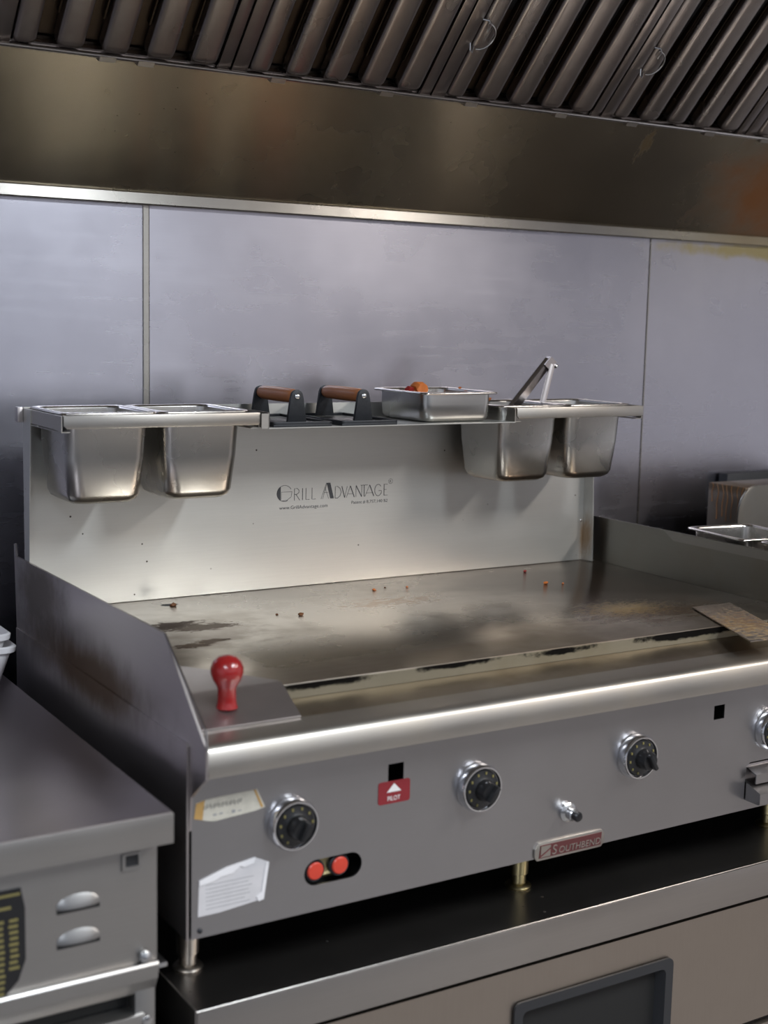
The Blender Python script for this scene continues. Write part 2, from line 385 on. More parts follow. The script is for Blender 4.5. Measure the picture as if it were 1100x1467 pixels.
# filters: local frame a = across, s = up the slope, d = out towards the room
UPS = Vector((0, -math.sin(math.radians(45)), math.cos(math.radians(45)))); OUT = Vector((0, -math.cos(math.radians(45)), -math.sin(math.radians(45))))
FW = .4145; FL = .50
def FP(a, s, d): return Vector((a, 0, 0)) + UPS*s + OUT*d
def fbox(bm, a0, a1, s0, s1, d0, d1, bev=0):
    n0 = len(bm.verts); bm.verts.ensure_lookup_table()
    t = B(); box(t, a0, a1, s0, s1, d0, d1, bev)
    for v in t.verts: v.co = FP(v.co.x, v.co.y, v.co.z)
    me = bpy.data.meshes.new('t'); t.to_mesh(me); t.free(); bm.from_mesh(me); bpy.data.meshes.remove(me)
def channel(bm, a, wd, s0, s1, depth):
    # convex rounded channel with a rounded lower end
    n = 12
    def ring(s, ww, h, base=0.):
        r = []
        for k in range(n+1):
            t = PI*k/n; cx = math.copysign(abs(math.cos(t))**.45, math.cos(t)); sx = abs(math.sin(t))**.55
            r.append(FP(a + ww/2*cx, s, base + h*sx))
        r.append(FP(a - ww/2, s, base-.012)); r.append(FP(a + ww/2, s, base-.012))
        return r
    rg = []
    for i in range(6):
        t = i/5*PI/2; rg.append(ring(s0 + wd*.42*(1-math.cos(t))*.9, wd*(.35+.65*math.sin(t)**.7), max(.0005, depth*math.sin(t)**.8)))
    rg.append(ring(s1, wd, depth)); loft(bm, rg)
flt = empty('baffle_filter', (0, 0, 0), '', 'grease filter', 'baffle filters in the hood')
LOC[flt.name] = Vector((0, 0, 0))
bm = B()
fbox(bm, .002, .031, 0, FL, .004, .010, .001); fbox(bm, .390, FW-.002, 0, FL, .004, .010, .001)
fbox(bm, .002, FW-.002, FL-.03, FL, .0, .010); fbox(bm, .002, FW-.002, 0, .006, -.012, .002)
obj('frame', bm, 'filter', flt)
for a0, a1 in ((.034, .073), (.105, .152), (.181, .228), (.259, .308), (.338, .387)):
    bm = B(); channel(bm, (a0+a1)/2, a1-a0, .004, FL-.02, .012); obj('baffle', bm, 'filter', flt, ang=60)
for a0, a1 in ((.062, .115), (.142, .19), (.218, .268), (.298, .348)):
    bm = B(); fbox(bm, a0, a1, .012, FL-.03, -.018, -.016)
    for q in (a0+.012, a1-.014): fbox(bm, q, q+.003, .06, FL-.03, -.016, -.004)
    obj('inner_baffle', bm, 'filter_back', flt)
def hookpts(x0, s0, size, flip):
    return [FP(x0 + size*.9*math.sin(t)*flip, s0 + size*(1-math.cos(t)), .016 + .004*math.sin(t)) for t in [k*PI/10 for k in range(11)]]
def add_hooks(root):
    bm = B(); tube(bm, hookpts(.040, .118, .028, 1), .0018, 8); obj('wire_handle', bm, 'bolt', root, label='bright bent wire handle')
    bm = B(); tube(bm, [FP(.028, .125, .010), FP(.029, .115, .018), FP(.035, .112, .018), FP(.038, .12, .010)], .0018, 8); obj('wire_handle', bm, 'bolt', root)
    bm = B(); tube(bm, [FP(.030, .176, .010), FP(.038, .180, .018), FP(.046, .172, .018), FP(.045, .158, .018)], .0018, 8); obj('wire_handle', bm, 'bolt', root)
FX = [-.0615-FW, -.0615, .353, .7675, 1.182, 1.5965]
FLB = ['baffle grease filter at the far left edge of the hood', 'leftmost full baffle filter above the left half of the hood panel',
       'second baffle filter from the left, without wire handle, over the middle pans', 'baffle filter with one curved wire handle near the top of the photo',
       'baffle filter with two bent wire handles, right of centre', 'baffle filter cut off by the right edge, above the rust stain']
fls = []
for i, (fx, lb) in enumerate(zip(FX, FLB)):
    L = (fx, FB_Y, FB_Z+.004)
    if i == 0: flt.location = L; flt['label'] = lb; fls.append(flt)
    else: fls.append(dup(flt, L, 0, lb))
for i in (3, 4):
    LOC[fls[i].name] = Vector((0, 0, 0)); add_hooks(fls[i])

# ------------------------------------------------------------------ chef base (refrigerated counter)
CT = -.083
cb = empty('chef_base', (.6, .3, FZ), 'low stainless chef base with drawers carrying the griddle', 'refrigerated counter')
obj('worktop', prism(B(), [(-.037, CT-.058), (-.037, CT-.003), (-.034, CT), (.80, CT), (.80, CT-.06), (-.03, CT-.06)], 'x', -.008, 1.245), 'counter', cb, label='dark shiny steel top')
obj('front_lip', box(B(), -.009, 1.246, -.0405, -.0365, CT-.060, CT+.001, .0012), 'counteredge', cb)
bm = B(); box(bm, -.011, -.008, -.038, .8, CT-.06, CT+.004, .001); obj('side_lip', bm, 'counteredge', cb)
obj('cabinet_body', box(B(), .004, 1.235, -.02, .79, FZ+.12, CT-.062), 'blackhole', cb)
for a, b in ((.02, 1.225),):
    d0 = -.032
    hx0, hx1 = (.518, .830) if a < .5 else (1.30, 1.62)
    bm = B(); plate_holes(bm, [(a, -.372), (b, -.372), (b, CT-.070), (a, CT-.070)], [rr2((hx0+hx1)/2, -.285, (hx1-hx0)/2, .073, .008)], d0, -.018)
    dr = obj('drawer', bm, 'drawer', cb)
    LOC[dr.name] = LOC[cb.name]
    bm = B(); cx = (hx0+hx1)/2; hw = (hx1-hx0)/2
    def ring(a_, b_, y, r): return [(p[0], y, p[1]) for p in rr2(cx, -.285, a_, b_, r)]
    loft(bm, [ring(hw, .073, d0+.002, .010), ring(hw+.006, .079, d0-.002, .012), ring(hw+.006, .079, d0-.006, .012), ring(hw-.010, .063, d0-.006, .010),
              ring(hw-.024, .050, d0+.030, .012)], False, False)
    fr = obj('handle_frame', bm, 'frameblack', dr); LOC[fr.name] = LOC[cb.name]
    obj('handle_recess', box(B(), hx0+.01, hx1-.01, -.003, .001, -.35, -.22), 'counteredge', dr)
    obj('drawer', box(B(), a, b, d0, -.018, FZ+.13, -.385, .002), 'drawer', cb)
for px in (.1, 1.15):
    for py in (.06, .7):
        obj('foot', lathe(B(), [(.02, 0), (.026, .005), (.022, .11), (.022, .125)], (px, py, FZ)), 'legsteel', cb)
obj('hinge', box(B(), -.004, .004, -.02, .012, -.26, -.20, .003), 'black', cb)

# ------------------------------------------------------------------ griddle
GZ = .308; GW = 1.24
g = empty('griddle', (.6, .35, CT), 'wide stainless countertop gas griddle with four black dials on its front', 'griddle')
# front panel with real openings
slot = rr2(.2135, .056, .046, .0185, .0183, 8)
hole1 = [(.300, .167), (.326, .167), (.326, .193), (.300, .193)]
hole2 = [(.934, .170), (.958, .170), (.958, .194), (.934, .194)]
dsl = [(1.016, .020), (1.19, .020), (1.19, .083), (1.026, .083), (1.016, .075)]
bm = B(); plate_holes(bm, [(0, 0), (GW, 0), (GW, .24), (0, .24)], [slot, hole1, hole2, dsl], 0, .003)
obj('front_panel', bm, 'panel', g)
bm = B(); box(bm, .006, GW-.006, .06, .74, .004, .255)
obj('burner_box', bm, 'blackhole', g)
bm = B(); box(bm, -.001, GW, .003, .74, -.001, .003); obj('bottom_pan', bm, 'panel', g)
bm = B(); prism(bm, [(0, 0), (.745, 0), (.745, .268), (.004, .268), (0, .264)], 'x', -.007, -.004); obj('side_panel', bm, 'body', g, label='left side panel with brown grease burn')
bm = B(); prism(bm, [(0, 0), (.745, 0), (.745, .268), (0, .268)], 'x', GW+.004, GW+.008); obj('side_panel', bm, 'body', g)
bm = B(); prism(bm, [(-.052, .235), (-.004, .197), (0, .15), (.745, .15), (.762, .413), (.756, .415), (.750, .393), (.085, .396), (-.052, .274)], 'x', -.0035, .0); obj('side_guard', bm, 'body', g, label='left side splash guard with slanted front')
bm = B(); prism(bm, [(-.052, .235), (0, .15), (.745, .15), (.745, .404), (.05, .404), (-.052, .278)], 'x', GW-.001, GW+.003); obj('side_guard', bm, 'guard', g, label='right side splash guard')
bm = B(); prism(bm, [(.46, .404), (-.0, .404), (-.0, .386), (.43, .386)], 'x', GW-.004, GW-.001); obj('guard_hem', bm, 'hem', g, label='folded upper hem of the right guard')
bm = B(); tube(bm, [(-.002, .085, .396), (-.002, -.048, .2995)], .0016, 8); tube(bm, [(-.002, -.0485, .2995), (-.002, -.052, .274)], .0016, 8); obj('guard_edge', bm, 'panrim', g)
# rail
bm = B(); prism(bm, [(-.0535, .240), (-.052, .2355), (-.004, .2345), (-.004, .266), (.003, .266), (.003, .2795), (.000, .2815), (-.034, .2780), (-.041, .2762), (-.046, .2730), (-.0490, .2690)], 'x', .0, GW-.002)
obj('front_rail', bm, 'rail', g, label='bright folded front rail')
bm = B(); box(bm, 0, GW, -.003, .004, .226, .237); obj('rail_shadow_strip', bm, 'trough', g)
# trough and plate
bm = B(); prism(bm, [(.003, .270), (.075, .280), (.075, .2875), (.003, .2785)], 'x', 0, GW-.002); obj('grease_trough', bm, 'trough', g)
bm = B(); box(bm, 0, GW-.002, .0695, .70, .255, GZ, .0015); pl = obj('cooking_plate', bm, 'plate', g, label='seasoned brown-grey cooking plate')
bm = B(); box(bm, .001, GW-.003, .0675, .070, .287, GZ-.0015); obj('plate_edge', bm, 'edge', g, label='olive plate edge with black char')
# rear
bm = B(); box(bm, 0, GW, .70, .745, .25, .36); obj('rear_guard', bm, 'body', g)
# legs
for (lx, ly, mt) in ((.032, .085, 'legsteel'), (.605, .085, 'brass'), (1.172, .085, 'brass'), (.032, .66, 'legsteel'), (.605, .66, 'brass'), (1.172, .66, 'brass')):
    h = -CT
    bm = B(); lathe(bm, [(.020, 0), (.0215, .003), (.019, .006), (.0125, .008), (.0125, .022), (.0155, .024), (.0165, h-.004), (.0165, h+.001)], (lx, ly, CT))
    obj('leg', bm, mt, g)
def screw(x, z, r=.005, y=0., mat='bolt', parent=g, nm='screw'):
    return obj(nm, lathe(B(), [(r, 0), (r, .0015), (r*.6, .003), (.0005, .0032)], (x, y, z), (0, -1, 0), 16), mat, parent)
screw(.012, .218, .005, mat='iron'); screw(.012, .010, .0035, mat='iron')
# dials
for i, kx in enumerate((.146, .455, .764, 1.070)):
    kz = .1355
    bz = obj('control_dial', lathe(B(), [(.036, 0), (.037, .002), (.0368, .009), (.0350, .0145), (.0338, .0165), (.0318, .0165), (.0304, .012)], (kx, 0, kz), (0, -1, 0), 48), 'chrome', g, label='chrome dial bezel')
    d = obj('dial_knob', lathe(B(), [(.0305, .008), (.0302, .012), (.028, .0155), (.020, .017), (.0165, .019), (.0150, .034), (.0135, .037), (.001, .038)], (kx, 0, kz), (0, -1, 0), 40), 'black', bz, label='black knob with yellow numerals')
    LOC[d.name] = LOC[g.name]
    bm = B(); box(bm, -.0035, .0035, 0, .013, -.0135, .0135, .002)
    R = Matrix.Rotation(math.radians((25, 40, -30, 10)[i]), 4, 'Y')
    for v in bm.verts: v.co = R @ Vector((v.co.x, v.co.y, v.co.z)) + Vector((kx, -.047, kz))
    obj('dial_grip', bm, 'black', bz)
    bm = B()
    for k, a in enumerate(range(-60, 241, 33)):
        t = math.radians(a + 8*i); x = kx + .0245*math.cos(t); z = kz + .0245*math.sin(t)
        box(bm, x-.0013, x+.0013, -.0175, -.0155, z-.0018, z+.0018)
    obj('dial_numerals', bm, 'yellowink', bz)
# pilot sticker
bm = B(); prism(bm, rr2(.3105, .1515, .0265, .0165, .004), 'y', -.0008, .0); st = obj('pilot_sticker', bm, 'redlabel', g, label='red sticker with a white triangle and the word PILOT'); LOC[st.name] = LOC[g.name]
bm = B(); prism(bm, [(.298, .152), (.322, .152), (.310, .1645)], 'y', -.0012, -.0007); obj('triangle', bm, 'white', st)
text('lettering', 'PILOT', .2995, .1395, .0095, -.0012, M['white'], st, width=.021)
# buttons in slot
bb = obj('valve_body', box(B(), .190, .235, .012, .03, .040, .072, .003), 'brass', g)
for bx in (.187, .226):
    r_ = obj('reset_button', lathe(B(), [(.0155, -.03), (.0160, 0.002), (.0145, .004), (.0135, .0035)], (bx, .008, .0565 + (bx-.187)*.02), (0, -1, 0), 28), 'iron', g, label='dark ring around a red button')
    LOC[r_.name] = LOC[g.name]
    obj('button_cap', lathe(B(), [(.0125, 0), (.0125, .005), (.011, .0065), (.0005, .007)], (bx, .008, .0565 + (bx-.187)*.02), (0, -1, 0), 28), 'redbtn', r_, label='orange red button face')
# igniter
ig = obj('igniter', lathe(B(), [(.0155, 0), (.0155, .004), (.012, .007), (.010, .0075), (.010, .018), (.0085, .020)], (.629, 0, .066), (0, -1, 0), 24), 'bolt', g); LOC[ig.name] = LOC[g.name]
obj('igniter_tip', lathe(B(), [(.0080, .018), (.0080, .0275), (.006, .030), (.0005, .031)], (.629, 0, .066), (0, -1, 0), 20), 'black', ig)
# maker badge
bd = B(); prism(bd, [(.566, .003), (.571, -.003), (.698, -.003), (.7045, .004), (.7045, .018), (.699, .0255), (.574, .0255), (.566, .016)], 'y', -.0035, 0, .0008)
bd = obj('maker_badge', bd, 'rail', g, label='silver maker badge with maroon field'); LOC[bd.name] = LOC[g.name]
bm = B(); prism(bm, [(.574, .001), (.6965, .001), (.6985, .0215), (.576, .0215)], 'y', -.0042, -.0034); obj('badge_field', bm, 'badge', bd)
bm = B(); prism(bm, [(.577, .0025), (.5955, .0125), (.5955, .0025)], 'y', -.0048, -.0041); prism(bm, [(.577, .006), (.577, .020), (.596, .020), (.596, .0165)], 'y', -.0048, -.0041)
obj('badge_emblem', bm, 'rail', bd)
text('lettering', 'S', .599, .0035, .0215, -.0050, M['rail'], bd, ext=.0008, shear=.15)
text('lettering', 'OUTHBEND', .6125, .0035, .0145, -.0050, M['rail'], bd, ext=.0008, shear=.15, width=.083)
# stickers
def sticker(name, pts, mat, lab):
    o = obj(name, prism(B(), pts, 'y', -.0008, 0), mat, g, label=lab); LOC[o.name] = LOC[g.name]; return o
s1 = sticker('torn_label', [(.003, .166), (.006, .186), (.020, .1895), (.094, .1915), (.106, .165), (.092, .162), (.032, .158), (.022, .160)], 'oldpaper', 'torn yellowed label strip')
obj('label_edge', prism(B(), [(.003, .166), (.006, .186), (.018, .189), (.015, .1625)], 'y', -.0011, -.0007), 'amber', s1)
obj('label_edge', prism(B(), [(.089, .1912), (.092, .1912), (.1035, .166), (.100, .165)], 'y', -.0011, -.0007), 'amber', s1)
bm = B(); ribbon(bm, [(.016 + k*.0019, .1795 + (.0035 if k % 2 else -.0035)*(1 - .5*(k % 3 == 1))) for k in range(30)], .0013, -.0011)
obj('faded_lettering', bm, 'ink', s1)
bm = B(); rnd = random.Random(3)
for k in range(5): box(bm, .030+k*.009, .035+k*.009, -.0011, -.0007, .165+rnd.uniform(0, .003), .1665+rnd.uniform(0, .003))
obj('small_print', bm, 'greyink', s1)
s2 = sticker('instruction_label', [(.009, .030), (.0105, .078), (.050, .089), (.094, .0955), (.112, .0865), (.104, .036), (.096, .035), (.040, .030)], 'paper', 'white instruction sticker with peeling top and right edges')
bm = B(); prism(bm, [(.0105, .073), (.0105, .080), (.050, .0915), (.092, .097), (.090, .089), (.075, .0865), (.070, .0895), (.058, .0815), (.040, .0795), (.030, .0755)], 'y', -.0022, -.0007)
prism(bm, [(.1125, .0865), (.108, .087), (.1015, .046), (.094, .041), (.097, .034), (.105, .0355)], 'y', -.0020, -.0007); obj('peeled_edge', bm, 'foam', s2)
bm = B()
for k in range(7): box(bm, .020, .020+rnd.uniform(.055, .07), -.0010, -.0007, .071-k*.0055, .0717-k*.0055)
obj('small_print', bm, 'greyink', s2)
# grease drawer at right
gd = obj('grease_drawer', box(B(), 1.022, 1.184, .006, .055, .024, .078, .001), 'body', g, label='grease drawer front with stepped pull'); LOC[gd.name] = LOC[g.name]
obj('upper_pull', prism(B(), [(.006, .074), (-.014, .068), (-.018, .066), (-.018, .050), (-.016, .050), (-.016, .064), (.006, .071)], 'x', 1.024, 1.184), 'panel', gd)
obj('lower_pull', prism(B(), [(.006, .052), (-.030, .040), (-.034, .038), (-.034, .020), (-.030, .018), (.0, .018), (.006, .03)], 'x', 1.018, 1.184), 'panel', gd)

# drain cover with red knob
dc = empty('drain_cover', (.07, .08, .279), 'loose steel drain cover with a red ball knob at front left of the griddle', 'cover')
bm = B(); rows = [(-.002, .001, .158, .2825), (.074, .001, .168, .3085), (.084, .001, .167, .3095), (.215, .001, .080, .3095)]
ur = [[bm.verts.new((a, y, z+t)) for y, a, b_, z in rows] + [bm.verts.new((b_, y, z+t)) for y, a, b_, z in rows] for t in (0, .002)]
for lay in ur:
    for k in range(3): bm.faces.new((lay[k], lay[k+1], lay[5+k], lay[4+k]))
lp = [0, 1, 2, 3, 7, 6, 5, 4]
for k in range(8): bm.faces.new((ur[0][lp[k]], ur[0][lp[(k+1) % 8]], ur[1][lp[(k+1) % 8]], ur[1][lp[k]]))
obj('cover_plate', bm, 'cover', dc, ang=50)
bm = B(); lathe(bm, [(.0150, 0), (.0135, .004), (.0125, .010), (.0125, .026), (.0145, .031), (.0195, .039), (.0222, .048), (.0220, .055), (.0190, .063), (.0125, .069), (.004, .0715), (.0005, .0717)], (.067, .038, .2975), n=36)
obj('knob', bm, 'red', dc, ang=80, label='red ball knob')

# spatula resting on plate and rail
sp = empty('griddle_spatula', (1.05, .06, .30), 'greasy steel griddle turner lying across the trough at the right edge', 'spatula')
A_, B_, C_, D_ = Vector((1.066, .196, .3095)), Vector((1.150, .186, .312)), Vector((.960, -.046, .3092)), Vector((1.044, -.056, .312))
bm = B(); up = Vector((0, 0, .0018)); q = [A_, B_, D_, C_]
vs = [bm.verts.new(p) for p in q] + [bm.verts.new(p+up) for p in q]
for f_ in ((0, 1, 2, 3), (7, 6, 5, 4), (0, 4, 5, 1), (1, 5, 6, 2), (2, 6, 7, 3), (3, 7, 4, 0)): bm.faces.new([vs[i] for i in f_])
obj('blade', bm, 'spatula', sp)
bm = B(); tube(bm, [(1.085, .03, .3125), (1.13, .02, .316), (1.17, .01, .335), (1.20, .0, .36)], .006, 10); obj('stem', bm, 'spatula', sp)
bm = B(); tube(bm, [(1.195, .001, .357), (1.22, -.004, .38), (1.30, -.02, .42), (1.34, -.028, .44)], .011, 14); obj('handle', bm, 'black', sp)

# ------------------------------------------------------------------ splash shelf ("rack")
PY = .685
rk = empty('griddle_shelf', (.6, .68, .31), 'tall satin steel splash guard with shelf and pan holders along the griddle back', 'shelf rack')
bm = B(); prism(bm, [(.001, .309), (1.212, .309), (1.212, .657), (-.006, .657), (-.006, .398), (.001, .397)], 'y', PY, PY+.0015); sg = obj('back_panel', bm, 'splash', rk); LOC[sg.name] = LOC[rk.name]
bm = B()
zs = [.398, .42, .50, .58, .655]; wd = [.026, .027, .030, .036, .042]
loft(bm, [[(-.0075, PY+.0015, z), (-.006, PY+.0015, z), (-.006, PY-w_, z), (-.0075, PY-w_, z)] for z, w_ in zip(zs, wd)]); obj('side_flange', bm, 'splash', rk)
bm = B()
zs = [.309, .34, .42, .50, .58, .64]; wd = [.030, .030, .029, .027, .040, .060]; fl = [.006, .005, .003, .001, 0, 0]
loft(bm, [[(1.212, PY+.0015, z), (1.2135, PY+.0015, z), (1.2135+f_, PY-w_, z), (1.212+f_, PY-w_, z)] for z, w_, f_ in zip(zs, wd, fl)]); obj('side_flange', bm, 'splash', rk)
obj('rivet', lathe(B(), [(.003, 0), (.003, .001), (.0005, .002)], (1.207, PY, .395), (0, -1, 0), 12), 'bolt', rk)
# holders: frame of flat bars
def holder(x0, x1, yf, flip):
    bm = B(); z1 = .6555; z0 = .635
    pts = [(x0+.008, z0), (x1-.003, z0), (x1, z0+.003), (x1, z1), (x0+.003, z1), (x0+.003, z0+.005)]
    prism(bm, pts, 'y', yf-.003, yf, .0006)
    prism(bm, [(x0+.003, z1-.0015), (x1, z1-.0015), (x1, z1), (x0+.003, z1)], 'y', yf, yf+.008)
    obj('holder_front_bar', bm, 'rail', rk)
    for xx, s in ((x0, 1), (x1-.0015, -1)):
        bm = B(); prism(bm, [(yf, z1), (PY, z1), (PY, z0-.002), (yf+.03, z0-.003), (yf, z0-.005)], 'x', xx, xx+.0015)
        box(bm, min(xx, xx+s*.014), max(xx, xx+s*.014), yf+.001, PY, z0-.006, z0-.0045)
        obj('holder_side_bar', bm, 'rail', rk)
    bm = B(); box(bm, x0, x1, PY-.006, PY, z0, z1); obj('holder_rear_bar', bm, 'rail', rk)
holder(-.006, .336, .490, 1)
holder(.872, 1.190, .490, -1)
bm = B(); box(bm, -.017, -.0078, PY-.003, PY+.012, .632, .657, .001); obj('hook_tab', bm, 'body', rk)
# centre shelf: tray with lips at the ends
bm = B(); box(bm, .350, .868, .482, PY, .6285, .6300); tr = obj('centre_tray', bm, 'splash', rk); LOC[tr.name] = LOC[rk.name]
def lip(x):
    bm = B(); prism(bm, [(.484, .6285), (.484, .652), (.487, .656), (PY, .656), (PY, .6285)], 'x', x, x+.0015); obj('tray_lip', bm, 'rail', tr)
lip(.350); lip(.8675)
bm = B(); box(bm, .337, .351, .484, .486, .6285, .654); obj('tray_flange', bm, 'rail', tr)
# lettering on the splash panel
def cx_(c): return .4695 + ((380+c/5)-396)/160*.245
bm = B(); yb = PY-.0003; W1 = .0011; zb = .4735; H = .0225; HB = .0305
def L(c, h): return (cx_(c), zb + h)
def rib(pts, w_=W1): ribbon(bm, [L(c, h) for c, h in pts], w_, yb)
def arc(cc, hc, rc, rh, a0, a1, n=16): return [(cc + rc*math.cos(math.radians(a0+(a1-a0)*k/n)), hc + rh*math.sin(math.radians(a0+(a1-a0)*k/n))) for k in range(n+1)]
# G
rib(arc(134, HB/2-.001, 52, HB/2, 30, 360-65), .0009)
pts = arc(134, HB/2-.001, 52, HB/2, 120, 240, 14)
prism(bm, [L(c, h) for c, h in pts], 'y', yb, yb+.0002)
rib([(112, .003), (112, .017), (186, .017)], .0007); rib([(186, .017), (180, .007), (150, .001), (118, .0005)], .0008)
# R I L L
rib([(203, 0), (203, H), (222, H), (234, H*.86), (234, H*.66), (222, H*.52), (205, H*.5)]); rib([(214, H*.5), (240, 0)])
rib([(259, 0), (259, H)], .0014); rib([(283, H), (283, .0006), (308, .0006)]); rib([(326, H), (326, .0006), (352, .0006)])
# A big
rib([(390, 0), (428, HB)], .0007); rib([(402, 0), (432, HB)], .0007); rib([(410, .012), (440, .012)], .0007)
prism(bm, [L(456, 0), L(482, 0), L(455, HB), L(429, HB)], 'y', yb, yb+.0002)
rib([(444, 0), (418, HB*.7)], .0006)
# D V A N T A G E
rib([(491, 0), (491, H), (508, H), (526, H*.82), (534, H*.5), (526, H*.18), (508, 0), (491, 0)])
rib([(538, H), (560, 0)], .0018); rib([(560, 0), (578, H)], .0008)
rib([(572, 0), (600, H)], .0008); rib([(600, H), (630, 0)], .0018); rib([(583, H*.3), (618, H*.3)], .0007)
rib([(642, 0), (642, H)], .0009); rib([(642, H), (684, 0)], .0018); rib([(684, 0), (684, H)], .0009)
rib([(676, H), (728, H)], .0009); rib([(702, H), (702, 0)], .0015)
rib([(708, 0), (742, H)], .0008); rib([(742, H), (774, 0)], .0018); rib([(722, H*.3), (764, H*.3)], .0007)
rib(arc(806, H/2, 26, H/2, 40, 330)); rib([(830, H*.2), (830, H*.45), (808, H*.45)])
rib([(850, 0), (850, H)], .0015); rib([(850, H-.0005), (876, H-.0005)], .0008); rib([(850, H*.52), (870, H*.52)], .0008); rib([(850, .0005), (878, .0005)], .0008)
ribbon(bm, [(cx_(898)+.0048*math.cos(2*PI*k/20), zb+.0275+.0048*math.sin(2*PI*k/20)) for k in range(20)], .0006, yb, closed=True)
lt = obj('logo_lettering', bm, 'ink', rk, label='dark GRILL ADVANTAGE lettering')
text('registered_mark', 'R', cx_(898)-.002, zb+.0248, .0072, yb, M['ink'], rk)
text('web_address', 'www.GrillAdvantage.com', .475, .4575, .0092, yb, M['ink'], rk, width=.104)
text('patent_number', 'Patent # 8,757,140 B2', .632, .4605, .0085, yb, M['ink'], rk, width=.082)

# ------------------------------------------------------------------ pans
def pan_parts(root, w_, d_, h, taper=.008, rim=.010):
    a, b = w_/2-rim, d_/2-rim
    z0 = -h
    if h < .1:
        out = [rrect(0, 0, a-taper-.014, b-taper-.014, .012, z0), rrect(0, 0, a-taper-.006, b-taper-.006, .018, z0+.001), rrect(0, 0, a-taper-.002, b-taper-.002, .020, z0+.004),
               rrect(0, 0, a-taper, b-taper, .020, z0+.009), rrect(0, 0, a, b, .018, z0+h*.6)]
    else: out = [rrect(0, 0, a-taper-.028, b-taper-.028, .012, z0), rrect(0, 0, a-taper-.014, b-taper-.014, .020, z0+.0015), rrect(0, 0, a-taper-.005, b-taper-.005, .024, z0+.007),
           rrect(0, 0, a-taper-.001, b-taper-.001, .025, z0+.016), rrect(0, 0, a-taper*.5, b-taper*.5, .022, z0+h*.5)]
    if h > .1: out += [rrect(0, 0, a-taper*.2, b-taper*.2, .020, -.022), rrect(0, 0, a-.0002, b-.0002, .020, -.017)]
    out += [rrect(0, 0, a, b, .018, -.004)]
    inn = [rrect(0, 0, a-.002, b-.002, .017, -.003), rrect(0, 0, a-taper*.5-.002, b-taper*.5-.002, .020, z0+h*.5), rrect(0, 0, a-taper-.003, b-taper-.003, .023, z0+.016),
           rrect(0, 0, a-taper-.007, b-taper-.007, .022, z0+.008), rrect(0, 0, a-taper-.030, b-taper-.030, .012, z0+.003)]
    obj('pan_body', loft(B(), out + inn), 'pan', root, local=True, ang=50)
    R_ = [rrect(0, 0, a-.0015, b-.0015, .0175, -.0040), rrect(0, 0, a-.0005, b-.0005, .018, -.0006), rrect(0, 0, a+.001, b+.001, .019, .0008), rrect(0, 0, a+rim-.003, b+rim-.003, .016, .0010),
          rrect(0, 0, a+rim-.0008, b+rim-.0008, .014, .0002), rrect(0, 0, a+rim, b+rim, .014, -.0015), rrect(0, 0, a+rim-.001, b+rim-.001, .013, -.0032),
          rrect(0, 0, a+rim-.002, b+rim-.002, .013, -.0012), rrect(0, 0, a+.001, b+.001, .018, -.0010), rrect(0, 0, a+.0002, b+.0002, .018, -.0040)]
    obj('pan_rim', loft(B(), R_, False, False), 'panrim', root, local=True, ang=60)
PG = 'deep pans hanging in the griddle shelf'
pan0 = empty('steam_pan', (.079, .587, .6585), 'deep stainless sixth-size pan hanging at the far left of the shelf', 'food pan', PG)
LOC[pan0.name] = Vector((0, 0, 0)); pan_parts(pan0, .162, .176, .150)
dup(pan0, (.2435, .587, .6585), 0, 'deep stainless pan hanging second from left, beside the grill presses')
dup(pan0, (.926, .587, .6585), 0, 'deep stainless pan holding the tongs, right of the shallow pan')
dup(pan0, (1.0895, .587, .6585), 0, 'deep stainless pan hanging at the far right of the shelf')
sh = empty('shallow_steam_pan', (.751, .583, .6850), 'shallow stainless pan of food standing on the centre shelf', 'food pan')
LOC[sh.name] = Vector((0, 0, 0)); pan_parts(sh, .172, .184, .0548, .001)
# contents
def food(name, bm, mat, label, cat='food', group=None, kind=None):
    return tag(obj(name, bm, mat), label, cat, group, kind)
food('chopped_food', blobm(B(), (.747, .585, .664), (.055, .062, .009), 4, 3), 'foodred', 'dark red chopped food filling the shallow pan', kind='stuff')
food('food_chunk', blobm(B(), (.752, .640, .683), (.017, .012, .014), 5, 2), 'foodorange', 'orange food chunk sticking up above the shallow pan rim')
food('food_chunk', blobm(B(), (.730, .640, .682), (.009, .007, .008), 8, 2), 'foodred', 'small dark red morsel left of the orange chunk')
food('food_chunk', blobm(B(), (.820, .600, .6880), (.0035, .0035, .0025), 9, 1), 'foodorange', 'tiny orange crumb on the right rim of the shallow pan')
for k, (x, y, mt, lb) in enumerate(((.895, .64, 'rice', 'golden crumb at left on the tongs pan rim'), (.915, .665, 'rice', 'larger golden crumb behind on the tongs pan rim'), (.935, .662, 'foodorange', 'orange crumb on the tongs pan beside the tongs'))):
    food('food_crumb', blobm(B(), (x, y, .6615), (.006, .005, .0035), 20+k, 1), mt, lb, group='crumbs on the tongs pan')
food('food_filling', blobm(B(), (.926, .587, .60), (.05, .06, .014), 14, 3), 'foodbrown', 'brown food at the bottom of the pan with the tongs', kind='stuff')
